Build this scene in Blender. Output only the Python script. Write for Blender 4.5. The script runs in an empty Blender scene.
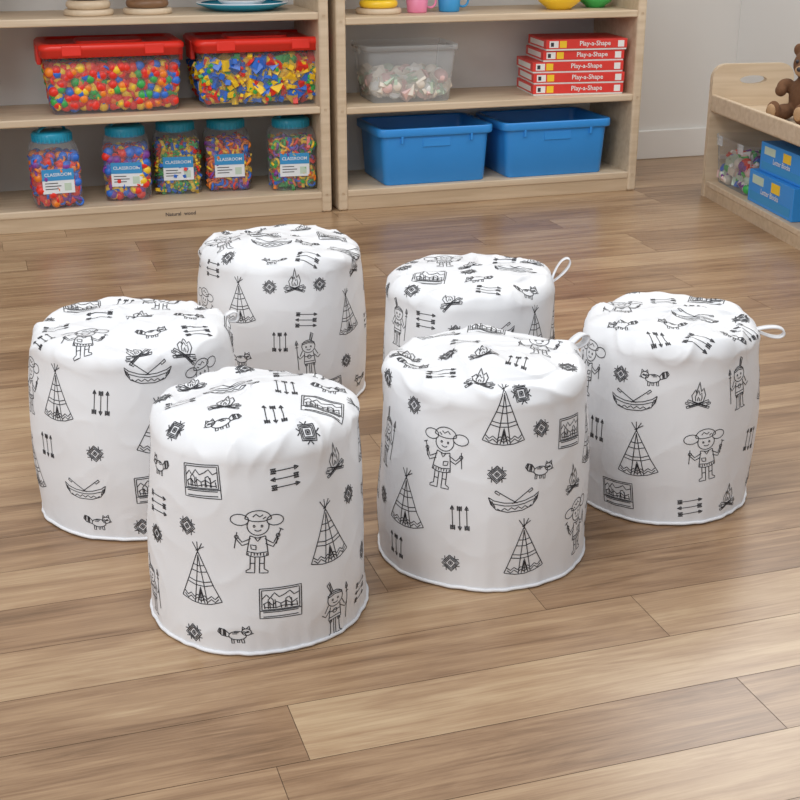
import bpy, bmesh, math, random
import numpy as np
from mathutils import Vector, Matrix, Euler, noise
random.seed(7)
scene = bpy.context.scene
scene.view_settings.view_transform = 'Standard'
PI = math.pi

# ------------------------------------------------------------ materials
def new_mat(name):
    m = bpy.data.materials.new(name); m.use_nodes = True
    nt = m.node_tree
    return m, nt, nt.nodes['Principled BSDF'], nt.nodes, nt.links

def pmat(name, col, rough=0.5, var=0.06, scale=8.0, spec=0.5, bump=0.0, bscale=200, coat=0.0):
    m, nt, b, N, L = new_mat(name)
    tc = N.new('ShaderNodeTexCoord'); nz = N.new('ShaderNodeTexNoise')
    nz.inputs['Scale'].default_value = scale; nz.inputs['Detail'].default_value = 3
    L.new(tc.outputs['Object'], nz.inputs['Vector'])
    mx = N.new('ShaderNodeMix'); mx.data_type = 'RGBA'
    mx.inputs[6].default_value = (*[c*(1-var) for c in col], 1)
    mx.inputs[7].default_value = (*[min(1, c*(1+var)) for c in col], 1)
    L.new(nz.outputs['Fac'], mx.inputs[0]); L.new(mx.outputs[2], b.inputs['Base Color'])
    b.inputs['Roughness'].default_value = rough
    b.inputs['Specular IOR Level'].default_value = spec
    b.inputs['Coat Weight'].default_value = coat
    if bump:
        n2 = N.new('ShaderNodeTexNoise'); n2.inputs['Scale'].default_value = bscale
        L.new(tc.outputs['Object'], n2.inputs['Vector'])
        bp = N.new('ShaderNodeBump'); bp.inputs['Strength'].default_value = bump
        bp.inputs['Distance'].default_value = 0.002
        L.new(n2.outputs['Fac'], bp.inputs['Height']); L.new(bp.outputs['Normal'], b.inputs['Normal'])
    return m

def wood_mat(name, c1, c2, rough=0.45, stretch=(1.5, 22, 22)):
    m, nt, b, N, L = new_mat(name)
    tc = N.new('ShaderNodeTexCoord'); mp = N.new('ShaderNodeMapping')
    mp.inputs['Scale'].default_value = stretch
    L.new(tc.outputs['Object'], mp.inputs['Vector'])
    nz = N.new('ShaderNodeTexNoise'); nz.inputs['Scale'].default_value = 2.0
    nz.inputs['Detail'].default_value = 6; nz.inputs['Distortion'].default_value = 0.6
    L.new(mp.outputs['Vector'], nz.inputs['Vector'])
    cr = N.new('ShaderNodeValToRGB')
    cr.color_ramp.elements[0].position = 0.3; cr.color_ramp.elements[0].color = (*c1, 1)
    cr.color_ramp.elements[1].position = 0.7; cr.color_ramp.elements[1].color = (*c2, 1)
    L.new(nz.outputs['Fac'], cr.inputs['Fac']); L.new(cr.outputs['Color'], b.inputs['Base Color'])
    b.inputs['Roughness'].default_value = rough
    return m

def clear_mat(name, tint=(0.97, 0.98, 0.99), fac=0.08):
    m, nt, b, N, L = new_mat(name)
    b.inputs['Base Color'].default_value = (0.85, 0.88, 0.9, 1)
    b.inputs['Roughness'].default_value = 0.12
    tr = N.new('ShaderNodeBsdfTransparent'); tr.inputs['Color'].default_value = (*tint, 1)
    mix = N.new('ShaderNodeMixShader')
    lw = N.new('ShaderNodeLayerWeight'); lw.inputs['Blend'].default_value = 0.25
    ma = N.new('ShaderNodeMath'); ma.operation = 'MULTIPLY_ADD'
    ma.inputs[1].default_value = 0.5; ma.inputs[2].default_value = fac
    ma.use_clamp = True
    L.new(lw.outputs['Fresnel'], ma.inputs[0]); L.new(ma.outputs[0], mix.inputs['Fac'])
    L.new(tr.outputs[0], mix.inputs[1]); L.new(b.outputs[0], mix.inputs[2])
    L.new(mix.outputs[0], N['Material Output'].inputs['Surface'])
    return m

def floor_mat():
    m, nt, b, N, L = new_mat('oak_laminate')
    uv = N.new('ShaderNodeUVMap'); uv.uv_map = 'UVMap'
    at = N.new('ShaderNodeAttribute'); at.attribute_name = 'plank'
    sep = N.new('ShaderNodeSeparateColor'); L.new(at.outputs['Color'], sep.inputs[0])
    off = N.new('ShaderNodeCombineXYZ')
    L.new(sep.outputs[1], off.inputs[0]); L.new(sep.outputs[2], off.inputs[1]); L.new(sep.outputs[1], off.inputs[2])
    sc = N.new('ShaderNodeVectorMath'); sc.operation = 'SCALE'; sc.inputs['Scale'].default_value = 37.0
    L.new(off.outputs[0], sc.inputs[0])
    def streak(sx, sy, scale, detail, dist, rough=0.5):
        mp = N.new('ShaderNodeMapping'); mp.inputs['Scale'].default_value = (sx, sy, 1)
        L.new(uv.outputs[0], mp.inputs['Vector'])
        ad = N.new('ShaderNodeVectorMath'); ad.operation = 'ADD'
        L.new(mp.outputs[0], ad.inputs[0]); L.new(sc.outputs[0], ad.inputs[1])
        nz = N.new('ShaderNodeTexNoise'); nz.inputs['Scale'].default_value = scale
        nz.inputs['Detail'].default_value = detail; nz.inputs['Distortion'].default_value = dist
        nz.inputs['Roughness'].default_value = rough
        L.new(ad.outputs[0], nz.inputs['Vector'])
        return nz.outputs['Fac']
    g1 = streak(1.5, 12, 1.6, 8, 1.6, 0.62)   # figure
    g2 = streak(4.0, 120, 2.0, 5, 0.2, 0.7)   # fine pores
    g3 = streak(2.2, 5, 1.4, 2, 0.8)          # blotches
    g4 = streak(1.0, 34, 1.8, 6, 0.6, 0.65)   # darker long streaks
    def mad(a, k, c):
        n = N.new('ShaderNodeMath'); n.operation = 'MULTIPLY_ADD'
        L.new(a, n.inputs[0]); n.inputs[1].default_value = k
        if isinstance(c, float): n.inputs[2].default_value = c
        else: L.new(c, n.inputs[2])
        return n.outputs[0]
    t = mad(sep.outputs[0], 0.34, -0.17)
    t = mad(g1, 0.95, t); t = mad(g2, 0.60, t); t = mad(g3, 0.40, t); t = mad(g4, 0.80, t)
    t = mad(t, 1.0, -0.875)
    cr = N.new('ShaderNodeValToRGB'); e = cr.color_ramp.elements
    e[0].position = 0.10; e[0].color = (0.165, 0.092, 0.046, 1)
    e[1].position = 0.95; e[1].color = (0.55, 0.395, 0.240, 1)
    x = e.new(0.38); x.color = (0.295, 0.176, 0.096, 1)
    x = e.new(0.62); x.color = (0.405, 0.260, 0.148, 1)
    L.new(t, cr.inputs['Fac']); L.new(cr.outputs['Color'], b.inputs['Base Color'])
    b.inputs['Roughness'].default_value = 0.29
    b.inputs['Specular IOR Level'].default_value = 0.5
    bp = N.new('ShaderNodeBump'); bp.inputs['Strength'].default_value = 0.12
    bp.inputs['Distance'].default_value = 0.001
    L.new(g2, bp.inputs['Height']); L.new(bp.outputs['Normal'], b.inputs['Normal'])
    return m

M = {}
M['birch'] = wood_mat('birch_plywood', (0.56, 0.43, 0.29), (0.69, 0.56, 0.41))
M['birch_edge'] = wood_mat('birch_edge', (0.50, 0.37, 0.24), (0.62, 0.48, 0.33))
M['back'] = pmat('shelf_back_board', (0.72, 0.72, 0.71), 0.7)
M['wall'] = pmat('painted_wall', (0.80, 0.775, 0.74), 0.85, 0.02, 2, bump=0.1, bscale=300)
M['wall2'] = pmat('painted_wall_side', (0.82, 0.81, 0.79), 0.85, 0.02, 2, bump=0.1, bscale=300)
M['trim'] = pmat('trim_paint', (0.84, 0.825, 0.80), 0.4, 0.02)
M['fabric'] = pmat('white_cotton_print', (0.835, 0.845, 0.87), 0.42, 0.015, 6, spec=0.5, bump=0.10, bscale=900)
M['ink'] = pmat('black_print', (0.018, 0.018, 0.024), 0.6, 0.1)
M['red'] = pmat('red_plastic', (0.82, 0.035, 0.02), 0.35)
M['yellow'] = pmat('yellow_plastic', (0.92, 0.60, 0.03), 0.35)
M['green'] = pmat('green_plastic', (0.05, 0.42, 0.09), 0.35)
M['blue'] = pmat('blue_plastic', (0.03, 0.16, 0.65), 0.35)
M['orange'] = pmat('orange_plastic', (0.90, 0.24, 0.02), 0.35)
M['purple'] = pmat('purple_plastic', (0.22, 0.05, 0.35), 0.35)
M['pink'] = pmat('pink_plastic', (0.8, 0.25, 0.4), 0.4)
M['tray'] = pmat('tray_blue_plastic', (0.035, 0.29, 0.76), 0.38, bump=0.15, bscale=400)
M['teal'] = pmat('teal_lid_plastic', (0.02, 0.35, 0.54), 0.35)
M['clear'] = clear_mat('clear_plastic')
M['frost'] = clear_mat('frosted_plastic', (0.95, 0.96, 0.97), 0.24)
M['label'] = pmat('label_paper', (0.80, 0.83, 0.86), 0.5)
M['labelblue'] = pmat('label_blue', (0.04, 0.30, 0.62), 0.5)
M['dark'] = pmat('dark_ink', (0.03, 0.03, 0.04), 0.5)
M['boxred'] = pmat('card_red', (0.72, 0.045, 0.035), 0.4)
M['white'] = pmat('white_card', (0.82, 0.82, 0.80), 0.45)
M['cream'] = pmat('cream_shapes', (0.76, 0.70, 0.62), 0.5)
M['palepink'] = pmat('pale_pink_shapes', (0.76, 0.54, 0.52), 0.5)
M['palegreen'] = pmat('pale_green_shapes', (0.54, 0.66, 0.54), 0.5)
M['brown'] = pmat('brown_plush', (0.16, 0.075, 0.035), 0.95, 0.3, 60, bump=0.8, bscale=250)
M['tanplush'] = pmat('tan_plush', (0.46, 0.29, 0.16), 0.95, 0.2, 60, bump=0.8, bscale=250)
M['darkwood'] = wood_mat('walnut_rings', (0.16, 0.08, 0.04), (0.26, 0.14, 0.07))
M['gap'] = pmat('floor_gap', (0.14, 0.085, 0.05), 0.8)
M['floor'] = floor_mat()

# ------------------------------------------------------------ mesh builder
class MB:
    def __init__(s): s.v = []; s.f = []; s.mi = []; s.sm = []; s.mats = []
    def midx(s, k):
        if k not in s.mats: s.mats.append(k)
        return s.mats.index(k)
    def add(s, vs, fs, mat, X=None, smooth=False):
        o = len(s.v); k = s.midx(mat)
        if X is not None: vs = [X @ Vector(v) for v in vs]
        s.v += [tuple(v) for v in vs]
        for f in fs:
            s.f.append(tuple(i+o for i in f)); s.mi.append(k); s.sm.append(smooth)
    def box(s, a, b, mat, bev=0.0, X=None, seg=2):
        bm = bmesh.new(); bmesh.ops.create_cube(bm, size=1)
        d = [b[i]-a[i] for i in range(3)]; c = [(a[i]+b[i])/2 for i in range(3)]
        for v in bm.verts: v.co = Vector((c[i]+v.co[i]*d[i] for i in range(3)))
        if bev: bmesh.ops.bevel(bm, geom=bm.edges[:], offset=bev, segments=seg, affect='EDGES', profile=0.5)
        s.bm(bm, mat, X, False)
    def bm(s, bm, mat, X=None, smooth=False):
        bm.verts.index_update()
        s.add([v.co.copy() for v in bm.verts], [[v.index for v in f.verts] for f in bm.faces], mat, X, smooth)
        bm.free()
    def lathe(s, prof, mat, X=None, n=32, smooth=True, sx=1, sy=1):
        vs = []; fs = []
        for r, z in prof:
            for i in range(n):
                a = 2*PI*i/n; vs.append((r*math.cos(a)*sx, r*math.sin(a)*sy, z))
        for j in range(len(prof)-1):
            for i in range(n):
                fs.append((j*n+i, j*n+(i+1) % n, (j+1)*n+(i+1) % n, (j+1)*n+i))
        s.add(vs, fs, mat, X, smooth)
    def loft(s, secs, mat, X=None, cap0=True, cap1=True, k=5, smooth=True):
        vs = []; fs = []; n = 4*(k+1)
        for w, d, r, z in secs:
            for q, (cx, cy) in enumerate([(1, 1), (-1, 1), (-1, -1), (1, -1)]):
                for i in range(k+1):
                    a = PI/2*(q + i/k)
                    vs.append((cx*(w/2-r)+r*math.cos(a), cy*(d/2-r)+r*math.sin(a), z))
        for j in range(len(secs)-1):
            for i in range(n):
                fs.append((j*n+i, j*n+(i+1) % n, (j+1)*n+(i+1) % n, (j+1)*n+i))
        s.add(vs, fs, mat, X, smooth)
        m = (len(secs)-1)*n
        if cap0: s.add(vs[:n], [tuple(range(n))[::-1]], mat, X)
        if cap1: s.add(vs[m:], [tuple(range(n))], mat, X)
    def torus(s, R, r, mat, X=None, n=14, m=7):
        vs = []; fs = []
        for i in range(n):
            a = 2*PI*i/n
            for j in range(m):
                b = 2*PI*j/m
                vs.append(((R+r*math.cos(b))*math.cos(a), (R+r*math.cos(b))*math.sin(a), r*math.sin(b)))
        for i in range(n):
            for j in range(m):
                fs.append((i*m+j, ((i+1) % n)*m+j, ((i+1) % n)*m+(j+1) % m, i*m+(j+1) % m))
        s.add(vs, fs, mat, X, True)
    def ball(s, r, mat, X=None, sub=1):
        bm = bmesh.new(); bmesh.ops.create_icosphere(bm, subdivisions=sub, radius=r)
        s.bm(bm, mat, X, True)
    def text(s, body, size, mat, X):
        cu = bpy.data.curves.new('t', 'FONT'); cu.body = body; cu.size = size
        cu.align_x = 'CENTER'; cu.align_y = 'CENTER'; cu.resolution_u = 2; cu.offset = size*0.012
        ob = bpy.data.objects.new('t', cu); scene.collection.objects.link(ob)
        dg = bpy.context.evaluated_depsgraph_get(); me = bpy.data.meshes.new_from_object(ob.evaluated_get(dg))
        s.add([v.co.copy() for v in me.vertices], [tuple(p.vertices) for p in me.polygons], mat, X)
        bpy.data.objects.remove(ob); bpy.data.curves.remove(cu); bpy.data.meshes.remove(me)
    def make(s, name, X=None, parent=None):
        me = bpy.data.meshes.new(name); me.from_pydata(s.v, [], s.f)
        for k in s.mats: me.materials.append(M[k])
        me.polygons.foreach_set('material_index', s.mi); me.polygons.foreach_set('use_smooth', s.sm)
        me.update()
        ob = bpy.data.objects.new(name, me); scene.collection.objects.link(ob)
        if X is not None: ob.matrix_world = X
        if parent: ob.parent = parent
        return ob

def T(x, y, z): return Matrix.Translation((x, y, z))
def RZ(a): return Matrix.Rotation(a, 4, 'Z')
def RX(a): return Matrix.Rotation(a, 4, 'X')
def RY(a): return Matrix.Rotation(a, 4, 'Y')

YAW = math.radians(17.8)
SH = T(-0.221, 4.405, 0) @ RZ(YAW)      # storage wall frame: x along units, y towards wall

# ------------------------------------------------------------ room shell
WALLN = 0.556; CORNER = 1.865
def build_floor():
    rw = 0.124; n0 = -2.818
    vs = []; fs = []; uvs = []; cols = []
    rnd = random.Random(11)
    k = -34
    while n0 + k*rw < WALLN:
        a = n0 + k*rw; b = min(a+rw, WALLN)
        special = {-1: [-0.83], 0: [-0.26]}.get(k)
        br = []
        if special:
            c = special[0]; x = c
            while x > -5: x -= rnd.uniform(0.8, 1.3); br.append(max(x, -5))
            br = br[::-1] + [c]; x = c
            while x < CORNER: x += rnd.uniform(1.2, 1.5); br.append(min(x, CORNER))
        else:
            x = -5 - rnd.random(); br = [-5]
            x += 0.3
            while x < CORNER:
                x += rnd.uniform(0.6, 1.35)
                if x > -4.9: br.append(min(x, CORNER))
        for i in range(len(br)-1):
            x0, x1 = br[i], br[i+1]
            if x1-x0 < 0.02: continue
            g = 0.0005
            o = len(vs)
            vs += [(x0+g, a+g, 0), (x1-g, a+g, 0), (x1-g, b-g, 0), (x0+g, b-g, 0)]
            fs.append((o, o+1, o+2, o+3)); uvs += [(x0, a), (x1, a), (x1, b), (x0, b)]
            tone = rnd.random()
            if k == -1 and abs(x0+0.83) < 0.01: tone = 1.1
            if k == 0 and abs(x0+0.26) < 0.01: tone = 0.8
            if k == 0 and abs(x1+0.26) < 0.01: tone = 0.35
            c = (tone, rnd.random(), rnd.random(), 1); cols += [c]*4
        k += 1
    o = len(vs)
    vs += [(-5, -7.1, -0.0008), (CORNER, -7.1, -0.0008), (CORNER, WALLN, -0.0008), (-5, WALLN, -0.0008)]
    fs.append((o, o+1, o+2, o+3)); uvs += [(0, 0)]*4; cols += [(0, 0, 0, 1)]*4
    me = bpy.data.meshes.new('floor'); me.from_pydata(vs, [], fs)
    uvl = me.uv_layers.new(name='UVMap')
    for i, u in enumerate(uvs): uvl.data[i].uv = u
    ca = me.color_attributes.new('plank', 'FLOAT_COLOR', 'CORNER')
    for i, c in enumerate(cols): ca.data[i].color = c
    me.materials.append(M['floor']); me.materials.append(M['gap'])
    me.polygons[len(fs)-1].material_index = 1
    ob = bpy.data.objects.new('floor', me); scene.collection.objects.link(ob); ob.matrix_world = SH
build_floor()
w = MB(); w.box((-5, WALLN, -0.01), (CORNER+0.1, WALLN+0.1, 2.5), 'wall'); w.make('wall_back', SH)
w = MB(); w.box((CORNER, -3.0, -0.01), (CORNER+0.1, WALLN-0.001, 2.5), 'wall2'); w.make('wall_right', SH)
w = MB(); w.box((-5, WALLN-0.018, 0.0), (CORNER-0.02, WALLN-0.0005, 0.118), 'trim', 0.004); w.make('baseboard_back', SH)
w = MB(); w.box((CORNER-0.018, -3.0, 0.0), (CORNER-0.0005, WALLN-0.02, 0.118), 'trim', 0.004); w.make('baseboard_right', SH)

# ------------------------------------------------------------ shelving units
LZ2, LZ3, RZ2, RZ3 = 0.358, 0.660, 0.35, 0.640
def shelf_unit(x0, x1, z2, z3):
    b = MB(); t = 0.034; D = 0.36; H = 0.95
    for xa in (x0, x1-t):
        b.box((xa, 0, 0), (xa+t, D, H), 'birch', 0.008, seg=3)
    b.box((x0+t, D-0.012, 0.03), (x1-t, D-0.002, H-0.01), 'back')
    b.box((x0+t-0.001, 0.006, 0.0), (x1-t+0.001, 0.026, 0.05), 'birch_edge', 0.002)
    for z in (0.07, z2, z3, 0.94):
        b.box((x0+t-0.001, 0.003, z-0.024), (x1-t+0.001, D-0.012, z), 'birch', 0.004)
    for xa in (x0+t/2, x1-t/2):
        for z in (0.06, z2-.012, z3-.012):
            b.lathe([(0.0, -0.0008), (0.004, -0.0008), (0.004, 0.002)], 'birch_edge', T(xa, 0, z) @ RX(PI/2), 10)
    if x0 < 0:
        b.text('Natural  wood', 0.017, 'dark', T(-0.53, 0.0054, 0.028) @ RX(PI/2))
    return b.make('wooden_shelf_unit', SH)
shelf_unit(-1.19, -0.012, LZ2, LZ3)
shelf_unit(0.012, 1.145, RZ2, RZ3)

COL6 = ['red', 'yellow', 'green', 'blue', 'orange', 'red', 'yellow', 'purple']
def fill(mb, w, d, z0, z1, n, size, rnd, kinds, cols=COL6, taper=0.0):
    for i in range(n):
        z = rnd.uniform(z0, z1); ww = w*(1-taper*(1-(z-z0)/(z1-z0))); dd = d*(1-taper*(1-(z-z0)/(z1-z0)))
        x = rnd.uniform(-ww/2, ww/2); y = rnd.uniform(-dd/2, dd/2)
        if rnd.random() < 0.78:
            q = rnd.random()
            if q < 0.6: y = -dd/2 + rnd.random()*size*0.4
            elif q < 0.78: x = ww/2*rnd.choice((-1, 1))
            else: z = z1
        X = T(x, y, z) @ Euler((rnd.uniform(0, 6), rnd.uniform(0, 6), rnd.uniform(0, 6))).to_matrix().to_4x4()
        c = rnd.choice(cols); k = rnd.choice(kinds)
        if k == 'ball': mb.ball(size*0.5, c, X, 2)
        elif k == 'ring': mb.torus(size*0.36, size*0.13, c, X)
        elif k == 'bar': mb.box((-size*0.6, -size*0.16, -size*0.16), (size*0.6, size*0.16, size*0.16), c, 0, X)
        elif k == 'block': mb.box((-size*0.35,)*3, (size*0.35,)*3, c, 0, X)
        elif k == 'disc': mb.lathe([(0, -size*.1), (size*.42, -size*.1), (size*.42, size*.1), (0, size*.1)], c, X, 10, False)
        elif k == 'star':
            for a in (0, PI/3, 2*PI/3):
                mb.box((-size*0.5, -size*0.1, -size*0.1), (size*0.5, size*0.1, size*0.1), c, 0, X @ RZ(a))

def lidded_tub(s, n, w, seed, kinds, size, count, cols=COL6):
    rnd = random.Random(seed); b = MB(); d = 0.27; h = 0.19
    b.loft([(w*0.90, d*0.88, 0.02, 0.0), (w*0.93, d*0.92, 0.025, 0.008), (w, d, 0.03, h)], 'clear', cap1=False)
    fill(b, w*0.93, d*0.90, size*0.55, h-0.045, count, size, rnd, kinds, cols, 0.07)
    b.box((-w*0.40, -d*0.38, 0.012), (w*0.40, d*0.40, h-0.06), cols[0])
    b.loft([(w+0.004, d+0.004, 0.03, h-0.012), (w+0.02, d+0.02, 0.035, h-0.012), (w+0.02, d+0.02, 0.035, h+0.008),
            (w+0.028, d+0.028, 0.035, h+0.010), (w+0.028, d+0.028, 0.035, h+0.022), (w+0.012, d+0.012, 0.03, h+0.030),
            (w-0.03, d-0.03, 0.03, h+0.030), (w-0.04, d-0.04, 0.03, h+0.023)], 'red', cap0=False)
    for sx in (-1, 1):
        b.box((sx*(w/2+0.010)-0.008, -0.05, h-0.04), (sx*(w/2+0.010)+0.008, 0.05, h+0.022), 'red', 0.004)
        b.box((sx*w*0.3-0.03, -d/2-0.018, h-0.006), (sx*w*0.3+0.03, -d/2-0.008, h+0.026), 'red', 0.003)
    b.loft([(w*0.5, d*0.5, 0.02, h+0.023), (w*0.48, d*0.48, 0.02, h+0.031)], 'red', cap0=False)
    return b.make('clear_tub_with_red_lid', SH @ T(s, n, LZ2+0.0005))
lidded_tub(-0.706, 0.19, 0.430, 1, ['ball', 'ball', 'ball', 'ball', 'disc'], 0.034, 700, ['red', 'orange', 'green', 'blue', 'yellow', 'red', 'red'])
lidded_tub(-0.222, 0.19, 0.415, 2, ['bar', 'block', 'star', 'disc'], 0.050, 640, ['yellow', 'blue', 'green', 'yellow', 'red', 'blue', 'yellow'])

def jar(s, n, seed, kinds, cols, rot=0.0, w=0.150, h=0.212):
    rnd = random.Random(seed); b = MB()
    b.loft([(w*0.86, w*0.86, 0.028, 0), (w*0.97, w*0.97, 0.03, 0.006), (w, w, 0.03, 0.02), (w, w, 0.03, h-0.035),
            (w*0.93, w*0.93, 0.045, h-0.012), (w*0.80, w*0.80, 0.055, h)], 'clear', cap1=False)
    fill(b, w*0.84, w*0.84, 0.016, h-0.052, 300, 0.032, rnd, kinds, cols)
    b.box((-w*0.34, -w*0.34, 0.01), (w*0.34, w*0.34, h-0.075), cols[0])
    b.lathe([(0.056, h-0.008), (0.062, h-0.006), (0.063, h+0.020), (0.058, h+0.026), (0.03, h+0.027), (0, h+0.027)], 'teal', n=40)
    for i in range(28):
        a = 2*PI*i/28
        b.box((0.0615, -0.0022, h-0.004), (0.0645, 0.0022, h+0.019), 'teal', 0, RZ(a))
    vs = []; fs = []
    for i in range(15):
        a = PI*i/14
        x = -0.050*math.cos(a); z = h+0.024+0.018*math.sin(a)
        for y in (-0.008, 0.008): vs.append((x, y, z))
        for y in (-0.008, 0.008): vs.append((x*1.0, y, z+0.004))
    for i in range(14):
        o = i*4
        fs += [(o, o+1, o+5, o+4), (o+2, o+6, o+7, o+3), (o, o+4, o+6, o+2), (o+1, o+3, o+7, o+5)]
    b.add(vs, fs, 'teal', RZ(0.5), True)
    y = -w/2-0.0012
    b.box((-0.050, y, 0.050), (0.050, y+0.001, 0.128), 'label')
    b.box((-0.050, y-0.0006, 0.092), (0.050, y+0.0003, 0.128), 'labelblue')
    b.text('CLASSROOM', 0.0148, 'label', T(0, y-0.0008, 0.110) @ RX(PI/2))
    for i in range(3):
        b.box((-0.042, y-0.0006, 0.082-0.009*i), (-0.002+0.01*(i % 2), y+0.0003, 0.0845-0.009*i), 'dark')
    b.box((0.018, y-0.0006, 0.058), (0.040, y+0.0003, 0.082), 'palegreen')
    return b.make('toy_storage_jar', SH @ T(s, n, 0.0705) @ RZ(rot))
jar(-0.917, 0.085, 11, ['ball', 'disc', 'ring'], ['purple', 'red', 'blue', 'orange', 'red'], 0.05)
jar(-0.680, 0.13, 12, ['ball', 'ring', 'disc'], ['red', 'yellow', 'purple', 'blue', 'red'], -0.15)
jar(-0.507, 0.18, 13, ['bar', 'star'], ['yellow', 'green', 'blue', 'yellow', 'red'], -0.1)
jar(-0.335, 0.18, 14, ['ring', 'ring', 'bar'], ['orange', 'orange', 'red', 'purple', 'yellow', 'blue'], -0.08)
jar(-0.120, 0.13, 15, ['ring', 'ring', 'bar'], ['green', 'orange', 'red', 'purple', 'yellow', 'blue', 'green'], -0.1, 0.158)

def tray(s, n, w):
    b = MB(); d = 0.30; h = 0.195
    b.loft([(w*0.86, d*0.88, 0.02, 0.0), (w*0.88, d*0.90, 0.025, 0.004), (w*0.93, d*0.95, 0.03, h-0.03), (w*0.93, d*0.95, 0.03, h-0.028),
            (w*0.985, d*0.99, 0.03, h-0.028), (w, d, 0.03, h-0.024), (w, d, 0.03, h-0.004), (w*0.99, d*0.99, 0.028, h),
            (w*0.925, d*0.93, 0.028, h), (w*0.915, d*0.92, 0.028, h-0.006), (w*0.86, d*0.86, 0.022, 0.006)], 'tray')
    b.box((-w*0.12, -d*0.5+0.006, h-0.066), (w*0.12, -d*0.5+0.0125, h-0.036), 'tray', 0.002)
    for k in (-0.3, 0.3):
        b.box((w*k-0.004, -d*0.5+0.0, h-0.05), (w*k+0.004, -d*0.5+0.02, h-0.026), 'tray', 0.001)
    return b.make('blue_plastic_tray', SH @ T(s, n, 0.0705))
tray(0.374, 0.165, 0.425); tray(0.832, 0.165, 0.425)

def frosted_box():
    b = MB(); w, d, h = 0.33, 0.25, 0.19; rnd = random.Random(5)
    b.loft([(w*0.82, d*0.82, 0.02, 0.0), (w*0.84, d*0.84, 0.022, 0.005), (w*0.95, d*0.95, 0.03, h-0.02), (w*0.95, d*0.95, 0.03, h-0.018),
            (w, d, 0.03, h-0.018), (w, d, 0.03, h)], 'frost', cap1=False)
    for sx in (-1, 1):
        b.box((sx*(w/2+0.004)-0.005, -0.04, h-0.03), (sx*(w/2+0.004)+0.005, 0.04, h-0.008), 'frost', 0.002)
    fill(b, w*0.74, d*0.74, 0.03, 0.085, 150, 0.055, rnd, ['disc', 'block', 'ball', 'disc'], ['cream', 'palepink', 'palegreen', 'cream', 'cream', 'white'])
    b.make('frosted_storage_box', SH @ T(0.298, 0.16, RZ2+0.0005) @ RZ(-0.05))
frosted_box()

def game_boxes():
    rnd = random.Random(3)
    e = bpy.data.objects.new('stacked_game_boxes', None); scene.collection.objects.link(e)
    b = MB(); z = 0.0
    for i in range(5):
        w = 0.335 if i < 3 else 0.30; d = 0.22; h = 0.038
        X = T((0.0 if i < 3 else 0.016)+rnd.uniform(-.005, .005), rnd.uniform(-.006, .006), z) @ RZ(rnd.uniform(-.03, .03))
        b.box((-w/2+0.002, -d/2+0.002, 0), (w/2-0.002, d/2-0.002, h-0.01), 'white', 0.001, X)
        b.box((-w/2, -d/2, 0.006), (w/2, d/2, h), 'boxred', 0.0015, X)
        y = -d/2-0.0006
        b.box((-w/2+0.012, y, 0.010), (-w/2+0.045, y+0.001, h-0.005), 'white', 0, X)
        b.box((-w/2+0.017, y-.0003, 0.014), (-w/2+0.028, y+0.001, h-0.010), 'dark', 0, X)
        b.box((-w/2+0.050, y, 0.010), (-w/2+0.075, y+0.001, h-0.005), 'yellow', 0, X)
        b.text('Play-a-Shape', 0.023, 'white', X @ T(0.03, y-0.0004, h/2+0.004) @ RX(PI/2))
        b.box((w/2-0.035, y, 0.010), (w/2-0.012, y+0.001, h-0.006), 'white', 0, X)
        x = -w/2-0.0006
        b.box((x, -d/2+0.03, 0.012), (x+0.001, d/2-0.03, h-0.008), 'white', 0, X)
        z += h+0.0006
    o = b.make('stack'); o.parent = e
    e.matrix_world = SH @ T(0.93, 0.15, RZ2+0.0005) @ RZ(-0.12)
game_boxes()

def ring_stack(name, s, n, rings, z0, peg='birch'):
    b = MB()
    b.lathe([(0, 0), (0.075, 0), (0.078, 0.004), (0.078, 0.014), (0.074, 0.018), (0, 0.018)], 'birch', n=36)
    z = 0.018
    for c, R in rings:
        r = 0.014
        b.torus(R-r, r, c, T(0, 0, z+r), 30, 12); z += 2*r
    b.lathe([(0.009, 0.018), (0.009, z+0.01), (0.012, z+0.015), (0.009, z+0.024), (0, z+0.026)], peg, n=16)
    b.make(name, SH @ T(s, n, z0+0.0005))
ring_stack('ring_stacking_toy', -0.765, 0.12, [('birch', .07), ('darkwood', .06), ('yellow', .05), ('red', .04)], LZ3)
ring_stack('ring_stacking_toy', -0.58, 0.12, [('darkwood', .068), ('birch', .058), ('darkwood', .048), ('birch', .038)], LZ3)
ring_stack('ring_stacking_toy', 0.20, 0.14, [('yellow', .066), ('green', .056), ('red', .046)], RZ3)
def bowl(name, s, n, r, mat):
    b = MB()
    b.lathe([(0, 0), (r*0.5, 0), (r*0.55, 0.006), (r*0.85, r*0.3), (r, r*0.62), (r*0.97, r*0.63), (r*0.8, r*0.3), (r*0.45, 0.012), (0, 0.01)], mat, n=36)
    b.make(name, SH @ T(s, n, RZ3+0.0005))
bowl('yellow_bowl', 0.86, 0.12, 0.085, 'yellow'); bowl('green_bowl', 1.02, 0.16, 0.065, 'green')
def plate():
    b = MB()
    b.lathe([(0, 0), (0.10, 0), (0.15, 0.02), (0.152, 0.024), (0.148, 0.024), (0.10, 0.006), (0, 0.006)], 'teal', n=40)
    b.lathe([(0.135, 0.0235), (0.151, 0.0265), (0.153, 0.024)], 'label', n=40)
    b.lathe([(0, 0.0065), (0.05, 0.0065), (0.08, 0.03), (0.078, 0.032), (0.05, 0.012), (0, 0.012)], 'label', n=32)
    b.make('teal_play_plate', SH @ T(-0.26, 0.18, LZ3+0.0005))
plate()
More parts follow.
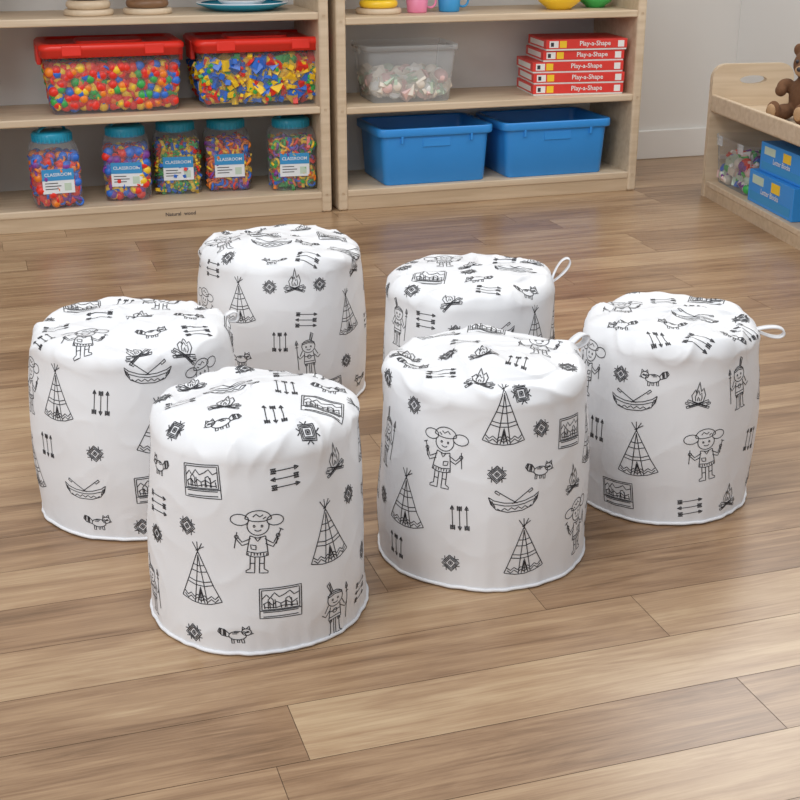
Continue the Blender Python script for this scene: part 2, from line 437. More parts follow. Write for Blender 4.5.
def cup(name, s, n, r, h, mat):
    b = MB()
    b.lathe([(0, 0), (r*0.8, 0), (r*0.85, 0.004), (r, h), (r*0.94, h), (r*0.78, 0.006), (0, 0.006)], mat, n=28)
    b.torus(0.02, 0.004, mat, T(r+0.008, 0, h*0.5) @ RX(PI/2), 16, 8)
    b.make(name, SH @ T(s, n, RZ3+0.0005))
cup('pink_toy_cup', 0.335, 0.13, 0.040, 0.07, 'pink'); cup('blue_toy_cup', 0.455, 0.14, 0.042, 0.07, 'labelblue')

# ------------------------------------------------------------ low book / toy unit on the right
RU = T(1.092, 4.674, 0) @ RZ(math.radians(8.86))
def low_unit():
    b = MB(); D = 0.30; Lh = 1.05; t = 0.024; H = 0.465
    def panel(y0, y1):
        n = 8
        pts = [(0.0, 0.0), (D, 0.0)]
        for i in range(n+1):
            a = PI/2*i/n; pts.append((D-0.05+0.05*math.cos(a), H-0.05+0.05*math.sin(a)))
        for i in range(n+1):
            a = PI/2+PI/2*i/n; pts.append((0.05+0.05*math.cos(a), H-0.05+0.05*math.sin(a)))
        k = len(pts)
        hole = [(D*0.5+0.05*math.cos(2*PI*i/16), H-0.055+0.015*math.sin(2*PI*i/16)) for i in range(16)]
        bm = bmesh.new()
        vo = [bm.verts.new((x, y0, z)) for x, z in pts]; vh = [bm.verts.new((x, y0, z)) for x, z in hole]
        es = [bm.edges.new((vo[i], vo[(i+1) % k])) for i in range(k)] + [bm.edges.new((vh[i], vh[(i+1) % 16])) for i in range(16)]
        bmesh.ops.triangle_fill(bm, edges=es, use_beauty=True)
        r = bmesh.ops.extrude_face_region(bm, geom=bm.faces[:])
        for v in r['geom']:
            if isinstance(v, bmesh.types.BMVert): v.co.y = y1
        bmesh.ops.recalc_face_normals(bm, faces=bm.faces[:])
        b.bm(bm, 'birch')
    panel(-t, 0); panel(-Lh, -Lh+t)
    b.box((0.004, -Lh+t, 0.0), (0.022, -t, 0.04), 'birch_edge')
    b.box((0.002, -Lh+t, 0.04), (D-0.01, -t, 0.06), 'birch', 0.003)
    b.box((0.008, -Lh+t, 0.300), (D-0.01, -t, 0.320), 'birch', 0.003)
    b.box((0.000, -Lh+t, 0.305), (0.018, -t, 0.362), 'birch', 0.004)
    b.box((D-0.012, -Lh+t, 0.03), (D-0.002, -t, 0.36), 'birch', 0.002)
    b.make('low_wooden_toy_shelf', RU)
low_unit()
def clear_tub2():
    b = MB(); rnd = random.Random(9); w, d, h = 0.25, 0.30, 0.165
    b.loft([(w*0.86, d*0.86, 0.02, 0), (w*0.88, d*0.88, 0.02, 0.005), (w*0.96, d*0.96, 0.025, h-0.01), (w, d, 0.03, h-0.008), (w, d, 0.03, h+0.004)], 'clear', cap1=False)
    fill(b, w*0.76, d*0.78, 0.02, h-0.070, 380, 0.04, rnd, ['block', 'disc', 'bar', 'ball'], ['red', 'cream', 'blue', 'palegreen', 'purple', 'white', 'palepink', 'green'])
    for yy in (-1, 1):
        b.box((-w/2-0.004, yy*0.09-0.02, h-0.03), (-w/2+0.002, yy*0.09+0.02, h+0.004), 'frost', 0.002)
    b.make('clear_toy_tub', RU @ T(0.142, -0.185, 0.0605))
clear_tub2()
def book_box(x, y, z, w, d, h, rot):
    b = MB()
    b.box((-w/2, -d/2, 0), (w/2, d/2, h), 'tray', 0.002)
    b.box((-w/2-0.0008, -d/2+0.015, h*0.10), (-w/2+0.001, d/2-0.015, h*0.36), 'labelblue')
    b.box((-w/2-0.0012, -d/2+0.10, h*0.58), (-w/2+0.001, -d*0.02, h*0.88), 'yellow')
    b.text('Letter Blocks', h*0.24, 'white', T(-w/2-0.0016, 0.0, h*0.46) @ RZ(-PI/2) @ RX(PI/2))
    b.box((-w/2-0.0012, d*0.16, h*0.62), (-w/2+0.001, d/2-0.03, h*0.88), 'palegreen')
    b.make('blue_activity_box', RU @ T(x, y, z) @ RZ(rot))
book_box(0.145, -0.53, 0.0605, 0.25, 0.34, 0.105, 0.0)
book_box(0.155, -0.55, 0.1662, 0.23, 0.32, 0.095, 0.02)

def teddy():
    bm = bmesh.new()
    def el(x, y, z, rx, ry, rz):
        bmesh.ops.create_icosphere(bm, subdivisions=3, radius=1, matrix=T(x, y, z) @ Matrix.Diagonal((rx, ry, rz, 1)))
    el(0, 0, 0.075, .062, .055, .075); el(0, 0, 0.178, .058, .052, .052)
    for s in (-1, 1):
        el(s*0.046, 0, 0.222, .022, .012, .022)
        el(s*0.066, -0.03, 0.108, .022, .042, .024); el(s*0.064, -0.06, 0.095, .02, .02, .02)
        el(s*0.045, -0.065, 0.028, .027, .06, .027); el(s*0.05, -0.118, 0.036, .025, .02, .034)
    el(0, -0.045, 0.166, .028, .024, .021)
    me = bpy.data.meshes.new('tb'); bm.to_mesh(me); bm.free()
    ob = bpy.data.objects.new('tb', me); scene.collection.objects.link(ob)
    rm = ob.modifiers.new('r', 'REMESH'); rm.mode = 'VOXEL'; rm.voxel_size = 0.004
    sm = ob.modifiers.new('s', 'SMOOTH'); sm.iterations = 6; sm.factor = 0.6
    bpy.context.view_layer.update()
    dg = bpy.context.evaluated_depsgraph_get(); ms = bpy.data.meshes.new_from_object(ob.evaluated_get(dg))
    b = MB()
    zm = min(v.co.z for v in ms.vertices)
    b.add([(v.co.x, v.co.y, v.co.z-zm) for v in ms.vertices], [tuple(p.vertices) for p in ms.polygons], 'brown', None, True)
    bpy.data.objects.remove(ob)
    b.ball(0.022, 'tanplush', T(0, -0.058, 0.163-zm) @ Matrix.Diagonal((1, .6, .8, 1)), 3)
    b.ball(0.008, 'dark', T(0, -0.071, 0.169-zm), 2)
    for s in (-1, 1):
        b.ball(0.0065, 'dark', T(s*0.023, -0.046, 0.190-zm), 2)
        b.ball(0.018, 'tanplush', T(s*0.05, -0.134, 0.038-zm) @ Matrix.Diagonal((1, .35, 1.3, 1)), 2)
    b.make('teddy_bear', RU @ T(0.195, -0.36, 0.3205) @ RZ(-PI/2+0.6))
teddy()

# ------------------------------------------------------------ printed motifs (polylines, unit space)
def arc(cx, cy, rx, ry=None, a0=0, a1=360, n=14):
    ry = rx if ry is None else ry
    return [(cx+rx*math.cos(math.radians(a0+(a1-a0)*i/n)), cy+ry*math.sin(math.radians(a0+(a1-a0)*i/n))) for i in range(n+1)]
def m_tepee():
    s = [[(-.42, -.47), (-.3, -.2), (-.16, .12), (-.02, .45)], [(.42, -.47), (.28, -.18), (.16, .12), (.02, .45)],
         [(-.42, -.47), (-.2, -.54), (0, -.56), (.2, -.54), (.42, -.47)],
         [(-.02, .45), (.10, .66)], [(.02, .45), (-.10, .66)], [(0, .45), (.0, .68)], [(-.04, .5), (.14, .6)],
         [(0, .42), (-.13, -.54)], [(0, .42), (.13, -.54)],
         [(-.28, -.15), (-.1, -.2), (.1, -.2), (.28, -.15)], [(-.25, -.08), (-.1, -.12), (.1, -.12), (.25, -.08)],
         [(-.07, -.54), (0, -.22), (.08, -.54)], [(-.05, -.5), (0, -.28), (.06, -.5)], [(0, -.3), (0, -.54)],
         [(-.16, .1), (0, .07), (.16, .1)], [(-.11, .22), (0, .2), (.11, .22)]]
    z = []
    for i in range(11): z.append((-.36+.072*i, -.36-(.06 if i % 2 else 0)-.03*math.cos((i-5)*.3)))
    s.append(z); s.append([(x, y-.06) for x, y in z])
    return s
def m_girl():
    s = [arc(0, .2, .14, .13, -200, 20), arc(0, .30, .17, .12, 0, 180, 12), [(-.17, .30), (-.08, .27), (0, .265), (.08, .27), (.17, .30)],
         arc(-.22, .28, .11, .075), arc(.24, .28, .12, .08),
         arc(-.05, .2, .012, .016, n=6), arc(.05, .2, .012, .016, n=6), arc(0, .16, .045, .03, 200, 340, 6),
         [(-.06, .36), (-.02, .33), (.03, .37), (.07, .33)], [(-.1, .33), (-.06, .30)],
         [(-.1, .06), (-.14, -.22), (-.05, -.245), (.05, -.245), (.14, -.22), (.1, .06)], [(-.1, .06), (0, .03), (.1, .06)],
         [(-.135, -.17), (0, -.19), (.135, -.17)], [(-.04, .04), (0, -.02), (.04, .04)],
         [(-.09, .02), (-.2, -.05), (-.25, .05)], [(-.1, -.05), (-.2, -.1), (-.27, .02)], arc(-.26, .06, .025, n=8),
         [(.09, .02), (.2, -.04), (.26, .03)], [(.11, -.05), (.2, -.09), (.28, .0)], arc(.275, .03, .025, n=8),
         [(-.30, .15), (-.26, .06), (-.24, -.06)], [(-.33, .13), (-.27, .16)], [(.27, .1), (.3, -.14)],
         [(-.09, -.24), (-.09, -.42), (-.14, -.45), (-.14, -.48), (-.03, -.48), (-.03, -.25)],
         [(.09, -.24), (.09, -.42), (.14, -.45), (.14, -.48), (.03, -.48), (.03, -.25)],
         [(-.09, -.34), (-.03, -.34)], [(.03, -.34), (.09, -.34)], [(.02, -.08), (.09, -.07), (.08, -.13), (.02, -.14), (.02, -.08)]]
    for i in range(7): s.append([(-.12+.04*i, -.19), (-.12+.04*i, -.225)])
    return s
def m_boy():
    s = [arc(0, .2, .14, .14), [(-.14, .25), (0, .28), (.14, .25)], [(-.135, .28), (0, .31), (.135, .28)],
         [(.06, .3), (.12, .46), (.07, .50), (.03, .33)], [(.06, .32), (.08, .47)],
         arc(-.05, .19, .012, .016, n=6), arc(.05, .19, .012, .016, n=6), arc(0, .15, .045, .03, 200, 340, 6),
         [(-.09, .07), (-.12, -.18), (.12, -.18), (.09, .07)], [(-.12, -.13), (.12, -.13)],
         [(-.09, .03), (-.2, -.06), (-.24, .02)], [(.09, .03), (.18, -.08), (.24, -.02)],
         [(-.24, .3), (-.24, -.3)], [(-.27, .26), (-.24, .36), (-.21, .26), (-.27, .26)], [(-.27, .2), (-.21, .2)],
         [(-.08, -.18), (-.09, -.42), (-.14, -.46), (-.02, -.46), (-.02, -.2)], [(.08, -.18), (.09, -.42), (.14, -.46), (.02, -.46), (.02, -.2)],
         [(-.13, .12), (-.19, .0)], [(.13, .12), (.19, .0)], arc(0, -.03, .04, n=8), [(-.1, -.02), (.1, -.02)]]
    for i in range(6): s.append([(-.1+.04*i, -.18), (-.1+.04*i, -.23)])
    return s
def m_frame():
    s = [[(-.5, .4), (.5, .42), (.5, -.42), (-.5, -.4), (-.5, .4)], [(-.45, .35), (.45, .37), (.45, -.17), (-.45, -.17), (-.45, .35)],
         [(-.45, .12), (-.34, .24), (-.26, .14), (-.15, .28), (-.04, .16), (.1, .22), (.22, .30), (.32, .18), (.45, .24)],
         [(-.5, -.2), (.5, -.2)], [(-.42, -.24), (.42, -.24)], [(-.42, -.36), (.42, -.36)],
         [(-.42, -.02), (-.3, .05), (-.2, -.05), (-.1, .04), (0, -.02), (.12, .04), (.25, -.04), (.4, .05)],
         [(-.3, -.14), (-.3, .1), (-.24, .16), (-.18, .08), (-.18, -.14)], [(.1, -.14), (.12, .1), (.2, .14), (.26, .02), (.24, -.14)],
         [(-.4, -.1), (-.1, -.12), (.05, -.08), (.4, -.11)]]
    for i in range(7): s.append([(-.40+.13*i, .0+.05*((i*7) % 3)), (-.38+.13*i, -.14)])
    return s
def m_canoe():
    s = [[(-.5, .16), (-.46, .02), (-.36, -.10), (-.15, -.17), (.15, -.17), (.36, -.10), (.46, .02), (.5, .16), (.4, .09), (.2, .03), (0, .01), (-.2, .03), (-.4, .09), (-.5, .16)],
         [(-.42, .03), (-.2, -.03), (0, -.05), (.2, -.03), (.42, .03)],
         [(-.28, .24), (.05, .0)], [(-.36, .30), (-.28, .24), (-.30, .20), (-.38, .26), (-.36, .30)], [(.28, .22), (-.05, .0)], [(.36, .27), (.28, .22), (.30, .18), (.38, .23), (.36, .27)],
         [(-.44, .08), (-.38, -.05)], [(.44, .08), (.38, -.05)], [(-.47, .1), (-.42, -.03)], [(.47, .1), (.42, -.03)]]
    s.append([(-.34+.068*i, -.08-(.05 if i % 2 else 0)) for i in range(11)])
    return s
def m_diamond():
    s = []
    for r in (.5, .30, .14): s.append([(0, r), (-r, 0), (0, -r), (r, 0), (0, r)])
    s += [[(-.5, .22), (-.28, .22), (-.28, .45)], [(.5, .22), (.28, .22), (.28, .45)], [(-.5, -.22), (-.28, -.22), (-.28, -.45)], [(.5, -.22), (.28, -.22), (.28, -.45)]]
    s += [[(0, .4), (-.4, 0), (0, -.4), (.4, 0), (0, .4)], [(-.07, 0), (.07, 0)], [(0, -.07), (0, .07)]]
    return s
def m_arrowsH():
    s = []
    for k, d in ((.28, 1), (0, -1), (-.28, 1)):
        s += [[(-.5*d, k), (.42*d, k)], [(.36*d, k+.07), (.52*d, k), (.36*d, k-.07), (.36*d, k+.07)], [(.4*d, k+.03), (.48*d, k), (.4*d, k-.03)],
              [(-.5*d, k+.08), (-.42*d, k), (-.5*d, k-.08)], [(-.44*d, k+.08), (-.36*d, k), (-.44*d, k-.08)], [(-.38*d, k+.08), (-.3*d, k), (-.38*d, k-.08)],
              [(-.5*d, k+.08), (-.3*d, k+.08)], [(-.5*d, k-.08), (-.3*d, k-.08)]]
    return s
def m_arrowsV(): return [[(-y, x) for x, y in l] for l in m_arrowsH()]
def m_fox():
    s = [arc(-.05, -.02, .26, .15), arc(-.33, .1, .14, .12), [(-.44, .18), (-.43, .30), (-.34, .22)], [(-.30, .22), (-.23, .29), (-.22, .17)],
         [(-.45, .08), (-.52, .03), (-.44, .01)], [(-.4, .13), (-.3, .1), (-.24, .13)], arc(-.36, .12, .012, n=5), [(-.42, .1), (-.28, .07)],
         [(.18, .05), (.3, .2), (.46, .24), (.52, .12), (.42, .0), (.2, -.06)], [(.28, .18), (.30, -.02)], [(.34, .21), (.37, .0)], [(.41, .23), (.44, .03)], [(.31, .19), (.33, .0)], [(.44, .22), (.48, .06)],
         [(-.22, -.13), (-.23, -.28), (-.16, -.28), (-.14, -.16)], [(.08, -.14), (.08, -.28), (.15, -.28), (.14, -.1)], [(-.08, -.17), (-.08, -.27), (-.02, -.27), (-.02, -.17)],
         [(-.1, .08), (.05, .1)], [(-.05, .04), (.1, .05)]]
    return s
def m_fire():
    s = [[(-.2, -.2), (-.25, 0), (-.12, .22), (-.1, .08), (0, .5), (.08, .14), (.16, .28), (.24, .02), (.18, -.2)],
         [(-.1, -.2), (-.12, -.04), (-.02, .2), (.04, .02), (.1, .1), (.12, -.1), (.08, -.2)], [(-.04, -.2), (-.02, -.05), (.03, -.12), (.03, -.2)],
         [(-.42, -.42), (.36, -.16), (.40, -.22), (-.38, -.48), (-.42, -.42)], [(.42, -.42), (-.36, -.16), (-.40, -.22), (.38, -.48), (.42, -.42)],
         [(-.3, -.3), (-.45, -.25), (-.45, -.31), (-.3, -.36)], [(.3, -.3), (.45, -.25), (.45, -.31), (.3, -.36)], [(-.32, -.42), (.2, -.24)], [(.32, -.42), (-.2, -.24)]]
    return s
MOT = {'tepee': (m_tepee(), .078), 'girl': (m_girl(), .106), 'boy': (m_boy(), .096), 'frame': (m_frame(), .058), 'canoe': (m_canoe(), .078),
       'dia': (m_diamond(), .028), 'arH': (m_arrowsH(), .042), 'arV': (m_arrowsV(), .040), 'fox': (m_fox(), .048), 'fire': (m_fire(), .048)}
RAD = {'tepee': (.034, .048), 'girl': (.036, .05), 'boy': (.026, .048), 'frame': (.032, .026), 'canoe': (.042, .022), 'dia': (.016, .016),
       'arH': (.024, .018), 'arV': (.018, .024), 'fox': (.027, .016), 'fire': (.022, .024)}

# ------------------------------------------------------------ bean bag stools
def smooth(x, a, b):
    t = min(1, max(0, (x-a)/(b-a))); return t*t*(3-2*t)

def pouf(X, Y, Rb, Rt, H, seed, side, top, loop=None, tilt=(0, 0)):
    NT, NV = 340, 170
    rc = 0.032
    prof = []
    for i in range(61):
        t = i/60; z = 0.005+(H-rc-0.005)*t
        prof.append((Rb+(Rt-Rb)*t+0.0070*math.sin(PI*t)-0.0, z))
    r1 = Rt-rc
    for i in range(1, 19):
        a = PI/2*i/18; prof.append((r1+rc*math.cos(a), H-rc+rc*math.sin(a)))
    for i in range(1, 41):
        t = i/40; r = r1*(1-t); prof.append((max(r, 0.0004), H+0.015*(1-(r/r1)**2)))
    prof = np.array(prof)
    seg = np.hypot(*(prof[1:]-prof[:-1]).T); S = np.concatenate([[0], np.cumsum(seg)]); Ltot = S[-1]
    vv = np.linspace(0, Ltot, NV); rr = np.interp(vv, S, prof[:, 0]); zz = np.interp(vv, S, prof[:, 1])
    dr = np.gradient(rr, vv); dz = np.gradient(zz, vv); nl = np.hypot(dr, dz)
    nr = dz/nl; nz_ = -dr/nl
    sd = Vector((seed*7.31, seed*3.17, seed*5.7))
    G = np.zeros((NT, NV, 3))
    for i in range(NT):
        ph = 2*PI*i/NT; s, c = math.sin(ph), -math.cos(ph)
        pin = noise.noise(Vector((s*1.6, c*1.6, 9))+sd)
        pin2 = noise.noise(Vector((s*4.5, c*4.5, 4))+sd)
        pk0 = noise.noise(Vector((s*9, c*9, 3))+sd)
        foot = noise.noise(Vector((s*1.5, c*1.5, 21))+sd)*0.005
        for j in range(NV):
            r, z = rr[j], zz[j]; p = Vector((r*s, r*c, z))
            tm = smooth(z, H-0.055, H-0.004)
            tin = smooth(r, Rt*1.0, Rt*0.70)*tm
            low = noise.noise(p*5.5+sd)
            d = low*0.008*smooth(z, 0, 0.08)+foot
            d += noise.noise(Vector((p.x*11, p.y*11, p.z*4))+sd*2)*0.0046*smooth(z, 0, .05)
            q = p*8.5+sd; q2 = Vector((q.x+noise.noise(q*.7)*1.5, q.y+noise.noise(q*.7+sd)*1.5, q.z))
            rid = 1-min(1, abs(noise.noise(q2))*2.6)
            q3 = p*17+sd*1.7
            rid2 = 1-min(1, abs(noise.noise(q3))*2.6)
            d += (rid*rid*0.0060+rid2*rid2*0.0024)*(0.14+0.86*tm)
            d += tin*(noise.noise(p*7+sd*3)*0.014-0.003)
            d += math.exp(-z/0.04)*pk0*0.0028
            rim = math.exp(-((z-(H-0.012))/0.030)**2)*(1 if r > Rt*.75 else 0)
            d += (pin*0.008+pin2*0.0025)*rim
            tz = (p.x*tilt[0]+p.y*tilt[1])*smooth(z, 0.05, H)
            G[i, j] = (p.x+nr[j]*d*s, p.y+nr[j]*d*c, p.z+nz_[j]*d+tz)
    ctr = G[:, -1].mean(axis=0); G[:, -1] = ctr
    dt = np.roll(G, -1, 0)-np.roll(G, 1, 0); dv = np.gradient(G, axis=1)
    Nn = np.cross(dt, dv); ln = np.linalg.norm(Nn, axis=2, keepdims=True); Nn = Nn/np.maximum(ln, 1e-12)
    Nn[:, -1] = (0, 0, 1); Nn[:, -2] = Nn[:, -2]*0.2+np.array([0, 0, 1])*0.8
    if Nn[0, 20] @ np.array([0, -1, 0]) < 0: Nn[:, :-2] *= -1
    def ev(ph, v, off):
        fi = (np.asarray(ph)/(2*PI) % 1.0)*NT; fj = np.clip(np.asarray(v)/Ltot, 0, 1)*(NV-1)
        i0 = np.floor(fi).astype(int) % NT; j0 = np.minimum(np.floor(fj).astype(int), NV-2)
        a = (fi-np.floor(fi))[:, None]; b = (fj-j0)[:, None]; i1 = (i0+1) % NT; j1 = j0+1
        def bl(A): return (A[i0, j0]*(1-a)*(1-b)+A[i1, j0]*a*(1-b)+A[i0, j1]*(1-a)*b+A[i1, j1]*a*b)
        return bl(G)+bl(Nn)*off
    vs = G.reshape(-1, 3).tolist(); fs = []
    for i in range(NT):
        i2 = (i+1) % NT
        for j in range(NV-1): fs.append((i*NV+j, i2*NV+j, i2*NV+j+1, i*NV+j+1))
    b = MB(); b.add(vs, fs, 'fabric', None, True)
    ring = G[:, 0]; bv = []; bf = []
    for i in range(NT):
        x, y, z = ring[i]; bv += [(x, y, z), (x*0.97, y*0.97, 0.0008)]
    bv.append((0, 0, 0.0008))
    for i in range(NT):
        i2 = (i+1) % NT; bf.append((2*i, 2*i+1, 2*i2+1, 2*i2)); bf.append((2*i+1, 2*NT, 2*i2+1))
    b.add(bv, bf, 'fabric', None, True)
    m = 8; pv = []; pf = []; pr = 0.0027
    for i in range(NT):
        x, y, z = ring[i]; R0 = math.hypot(x, y); cs, sn = x/R0, y/R0; R = R0+0.0006
        zo = 0.0008*(1+noise.noise(Vector((cs*4, sn*4, seed+5))))
        for k in range(m):
            c = 2*PI*k/m; pv.append(((R+pr*math.cos(c))*cs, (R+pr*math.cos(c))*sn, pr+0.0006+zo+pr*math.sin(c)))
    for i in range(NT):
        for k in range(m): pf.append((i*m+k, ((i+1) % NT)*m+k, ((i+1) % NT)*m+(k+1) % m, i*m+(k+1) % m))
    b.add(pv, pf, 'fabric', None, True)
    # printed line art
    W = 0.00138
    rv = []; rf = []
    rnd = random.Random(seed*13)
    def stroke(P, place):
        P = np.array(P, float); out = [P[0]]
        for a, c in zip(P[:-1], P[1:]):
            L = np.hypot(*(c-a)); k = max(1, int(math.ceil(L/0.005)))
            for t in range(1, k+1): out.append(a+(c-a)*t/k)
        P = np.array(out)
        if len(P) < 2: return
        tg = np.gradient(P, axis=0); l = np.hypot(tg[:, 0], tg[:, 1])[:, None]; tg = tg/np.maximum(l, 1e-9)
        nm = np.stack([-tg[:, 1], tg[:, 0]], 1)*W/2
        A = place(P+nm); B = place(P-nm); o = len(rv)
        for a, c in zip(A, B): rv.append(tuple(a)); rv.append(tuple(c))
        for i in range(len(P)-1): rf.append((o+2*i, o+2*i+1, o+2*i+3, o+2*i+2))
    def motif(kind, kx, ky, mode, rot=None, sc=1.0):
        strokes, size = MOT[kind]; size *= sc
        rot = rnd.uniform(-.12, .12) if rot is None else rot
        cr, sr = math.cos(rot), math.sin(rot)
        fl = rnd.choice((-1, 1)) if kind in ('fox', 'girl', 'boy', 'canoe') else 1
        for st in strokes:
            P = [((x*fl*cr-y*sr)*size, (x*fl*sr+y*cr)*size) for x, y in st]
            if mode == 's':
                f = lambda Q: ev(kx+Q[:, 0]/Rb, ky+Q[:, 1], 0.0005)
            else:
                def f(Q):
                    x = kx+Q[:, 0]; y = ky+Q[:, 1]; rho = np.hypot(x, y)
                    return ev(np.arctan2(x, -y), Ltot-rho*1.06, 0.0006)
            stroke(P, f)
    placed = []
    def clash(kind, x, y, lst, wrap=None, k=0.90):
        rx, ry = RAD[kind]
        for (k2, x2, y2) in lst:
            dx = abs(x-x2)
            if wrap: dx = min(dx, wrap-dx)
            r2x, r2y = RAD[k2]
            if dx < (rx+r2x)*k and abs(y-y2) < (ry+r2y)*k: return True
            if kind == k2 and math.hypot(dx, y-y2) < 0.075: return True
        return False
    for it in side:
        a = math.asin(max(-1, min(1, it[1])))
        motif(it[0], a, it[2], 's'); placed.append((it[0], (a % (2*PI))*Rb, it[2]))
    kinds = ['tepee', 'girl', 'canoe', 'frame', 'boy', 'tepee', 'fire', 'fox', 'arV', 'arH', 'dia']
    for att in range(900):
        kd = kinds[min(10, att//60)] if att < 600 else rnd.choice(['dia', 'fox', 'arV', 'fire', 'arH', 'dia'])
        a = rnd.uniform(-PI, PI); big = kd in ('tepee', 'girl', 'boy', 'canoe', 'frame')
        if big and abs(a) < 1.25: continue
        kk = 1.22 if abs(a) < 1.25 else 1.12
        z = rnd.uniform(RAD[kd][1]+.006, H-.02-RAD[kd][1]*.5)
        if not clash(kd, (a % (2*PI))*Rb, z, placed, 2*PI*Rb, kk):
            motif(kd, a, z, 's'); placed.append((kd, (a % (2*PI))*Rb, z))
    tp = []
    for it in top:
        motif(it[0], it[1]*Rt, it[2]*Rt, 't', rot=it[3] if len(it) > 3 else None); tp.append((it[0], it[1]*Rt, it[2]*Rt))
    for att in range(600):
        kd = rnd.choice(['dia', 'fox', 'arV', 'fire', 'arH', 'frame', 'canoe', 'fire'])
        a = rnd.uniform(0, 2*PI); r = Rt*0.90*math.sqrt(rnd.random()); x, y = r*math.cos(a), r*math.sin(a)
        if not clash(kd, x, y, tp, None, 1.15):
            motif(kd, x, y, 't', rot=rnd.uniform(-.5, .5)); tp.append((kd, x, y))
    b.add(rv, rf, 'ink', None, False)
    if loop:
        ph, tl, ln = loop
        base = ev(np.array([ph]), np.array([H-0.020]), -0.003)[0]
        lv = []; lf = []; n = 26
        for i in range(n+1):
            t = i/n; a = -PI+2*PI*t
            u = ln*(0.5+0.5*math.cos(a)); w = 0.011*math.sin(a)*(0.5+0.7*u/ln)
            rx = u*math.cos(tl)-w*math.sin(tl); z = u*math.sin(tl)+w*math.cos(tl)
            for q in (-0.008, 0.008):
                for th in (0, 0.0025):
                    rr_ = rx+(-th*math.cos(a)); zz2 = z+(-th*math.sin(a))
                    lv.append((base[0]+rr_*math.sin(ph)+q*math.cos(ph), base[1]-rr_*math.cos(ph)+q*math.sin(ph), base[2]+zz2))
        for i in range(n):
            o = i*4
            lf += [(o, o+4, o+6, o+2), (o+1, o+3, o+7, o+5), (o, o+1, o+5, o+4), (o+2, o+6, o+7, o+3)]
        b.add(lv, lf, 'fabric', None, True)
    b.make('bean_bag_stool', T(X, Y, 0) @ RZ(math.atan2(-X, Y)))

pouf(-.2145, 1.753, .163, .152, .325, 1,
     [('girl', 0, .18), ('tepee', -.51, .116), ('tepee', .6, .167), ('frame', -.46, .262), ('arH', .26, .267), ('dia', -.6, .19), ('dia', .83, .206),
      ('fire', .72, .272), ('boy', -.94, .06), ('frame', .17, .08), ('boy', .63, .045), ('dia', -.58, .022), ('fox', -.22, .03), ('fox', -.85, .262), ('dia', .93, .10)],
     [('arH', -.63, -.05), ('canoe', -.18, .1), ('arH', .35, .52), ('frame', .62, -.3), ('dia', -.05, .75), ('arV', .3, .0), ('fox', -.25, -.62), ('fire', -.55, .55)], tilt=(0.0, 0.02))
pouf(-.462, 2.115, .172, .165, .330, 2,
     [('tepee', -.73, .246), ('arV', -.32, .243), ('canoe', .14, .287), ('tepee', .19, .196), ('dia', -.4, .155), ('arV', -.84, .15), ('canoe', -.53, .083),
      ('frame', .11, .09), ('girl', .67, .25), ('fox', -.44, .028), ('dia', -.02, .022), ('tepee', -.97, .10), ('dia', .5, .06), ('fire', .8, .1)],
     [('frame', -.45, .6), ('fire', .12, .1), ('fox', .2, -.42), ('fox', .58, -.1), ('girl', .35, .6), ('arH', -.7, 0), ('girl', -.42, -.5), ('dia', .75, .3)],
     loop=(math.radians(100), 0.1, 0.030), tilt=(0, 0.015))
pouf(.136, 1.940, .169, .160, .328, 3,
     [('girl', -.37, .217), ('fox', .5, .196), ('dia', .12, .196), ('tepee', -.67, .13), ('canoe', .28, .148), ('arV', -.2, .12), ('tepee', .38, .068),
      ('dia', -.28, .04), ('arV', -.76, .045), ('fire', .82, .163), ('girl', .87, .077), ('frame', .8, .242), ('tepee', .18, .286), ('boy', -.9, .21), ('dia', -.67, .283)],
     [('girl', .5, .25), ('arH', -.2, .2), ('frame', 0, .8), ('fire', -.75, 0), ('arH', -.4, -.55), ('canoe', -.5, .5), ('dia', .75, -.2)],
     loop=(math.radians(125), 0.35, 0.045), tilt=(-0.02, 0.01))
pouf(.470, 2.155, .154, .150, .328, 4,
     [('girl', .48, .13), ('tepee', -.24, .13), ('dia', -.49, .258), ('fox', -.13, .262), ('fire', .36, .235), ('canoe', -.32, .215), ('boy', .79, .243),
      ('frame', -.43, .043), ('arH', .36, .03), ('fire', .78, .035), ('dia', -.82, .1), ('girl', -.85, .25), ('arV', .93, .13)],
     [('girl', -.55, .2), ('frame', .38, .65), ('canoe', .25, -.1), ('fox', -.5, -.5), ('arH', -.1, .5), ('dia', .75, .1)],
     loop=(math.radians(95), -0.08, 0.050), tilt=(-0.02, 0.02))
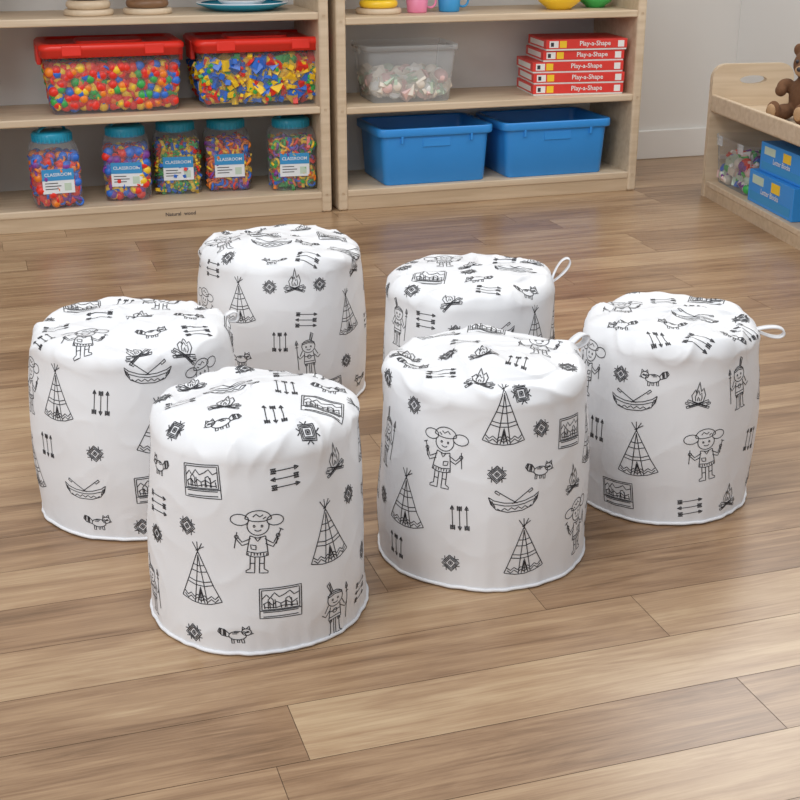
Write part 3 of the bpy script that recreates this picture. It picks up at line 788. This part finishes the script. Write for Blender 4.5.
pouf(.135, 2.43, .164, .161, .328, 5,
     [('dia', -.15, .255), ('boy', -.82, .25), ('tepee', .75, .24), ('arH', -.5, .27), ('canoe', .3, .25), ('girl', 0, .14), ('tepee', -.5, .13), ('fire', .5, .12), ('frame', -.2, .05), ('tepee', .3, .05)],
     [('frame', -.45, -.3), ('fox', .1, -.45), ('arH', .4, .4), ('girl', -.3, .4), ('canoe', .5, -.1), ('fire', 0, .1), ('dia', -.75, .1)],
     loop=(math.radians(92), 0.95, 0.055))
pouf(-.252, 2.69, .175, .171, .326, 6,
     [('tepee', -.5, .235), ('arH', .25, .2), ('tepee', .75, .195), ('boy', .27, .125), ('dia', .7, .095), ('fox', -.5, .115), ('dia', -.15, .27), ('girl', -.9, .2), ('frame', .5, .04), ('dia', .42, .27), ('canoe', -.2, .06)],
     [('arH', -.35, .3), ('fire', .25, .35), ('frame', .6, 0), ('girl', -.65, -.2), ('canoe', -.1, -.4), ('fox', .3, -.35), ('dia', 0, .75)])

# ------------------------------------------------------------ lights, world, camera
wd = bpy.data.worlds.new('room_light'); scene.world = wd; wd.use_nodes = True
wd.node_tree.nodes['Background'].inputs[0].default_value = (0.94, 0.965, 1.0, 1)
wd.node_tree.nodes['Background'].inputs[1].default_value = 0.57
def area(name, loc, tgt, sx, sy, power, col):
    l = bpy.data.lights.new(name, 'AREA'); l.shape = 'RECTANGLE'; l.size = sx; l.size_y = sy; l.energy = power; l.color = col
    o = bpy.data.objects.new(name, l); scene.collection.objects.link(o); o.location = loc
    o.rotation_euler = (Vector(tgt)-Vector(loc)).to_track_quat('-Z', 'Y').to_euler()
area('window_light', (1.5, 4.1, 2.1), (0.1, 2.1, 0.1), 1.3, 0.9, 27, (1, 0.985, 0.96))
area('added_overhead_key', (-0.4, 1.6, 2.9), (0, 3.9, 0.3), 1.4, 1.4, 38, (1, 0.99, 0.97))  # added overhead key for brighter fronts, stands for no known ceiling lamp
area('added_front_fill', (-2.3, -0.5, 1.9), (0.1, 2.3, 0.2), 1.4, 1.2, 42, (0.98, 0.99, 1.0))  # added fill near the camera to whiten the stool sides, no real window

cam = bpy.data.cameras.new('camera'); cam.lens = 58.5; cam.sensor_width = 36
co = bpy.data.objects.new('camera', cam); scene.collection.objects.link(co)
co.location = (0, 0, 1.0); co.rotation_euler = (math.radians(90-21.04), 0, 0)
scene.camera = co
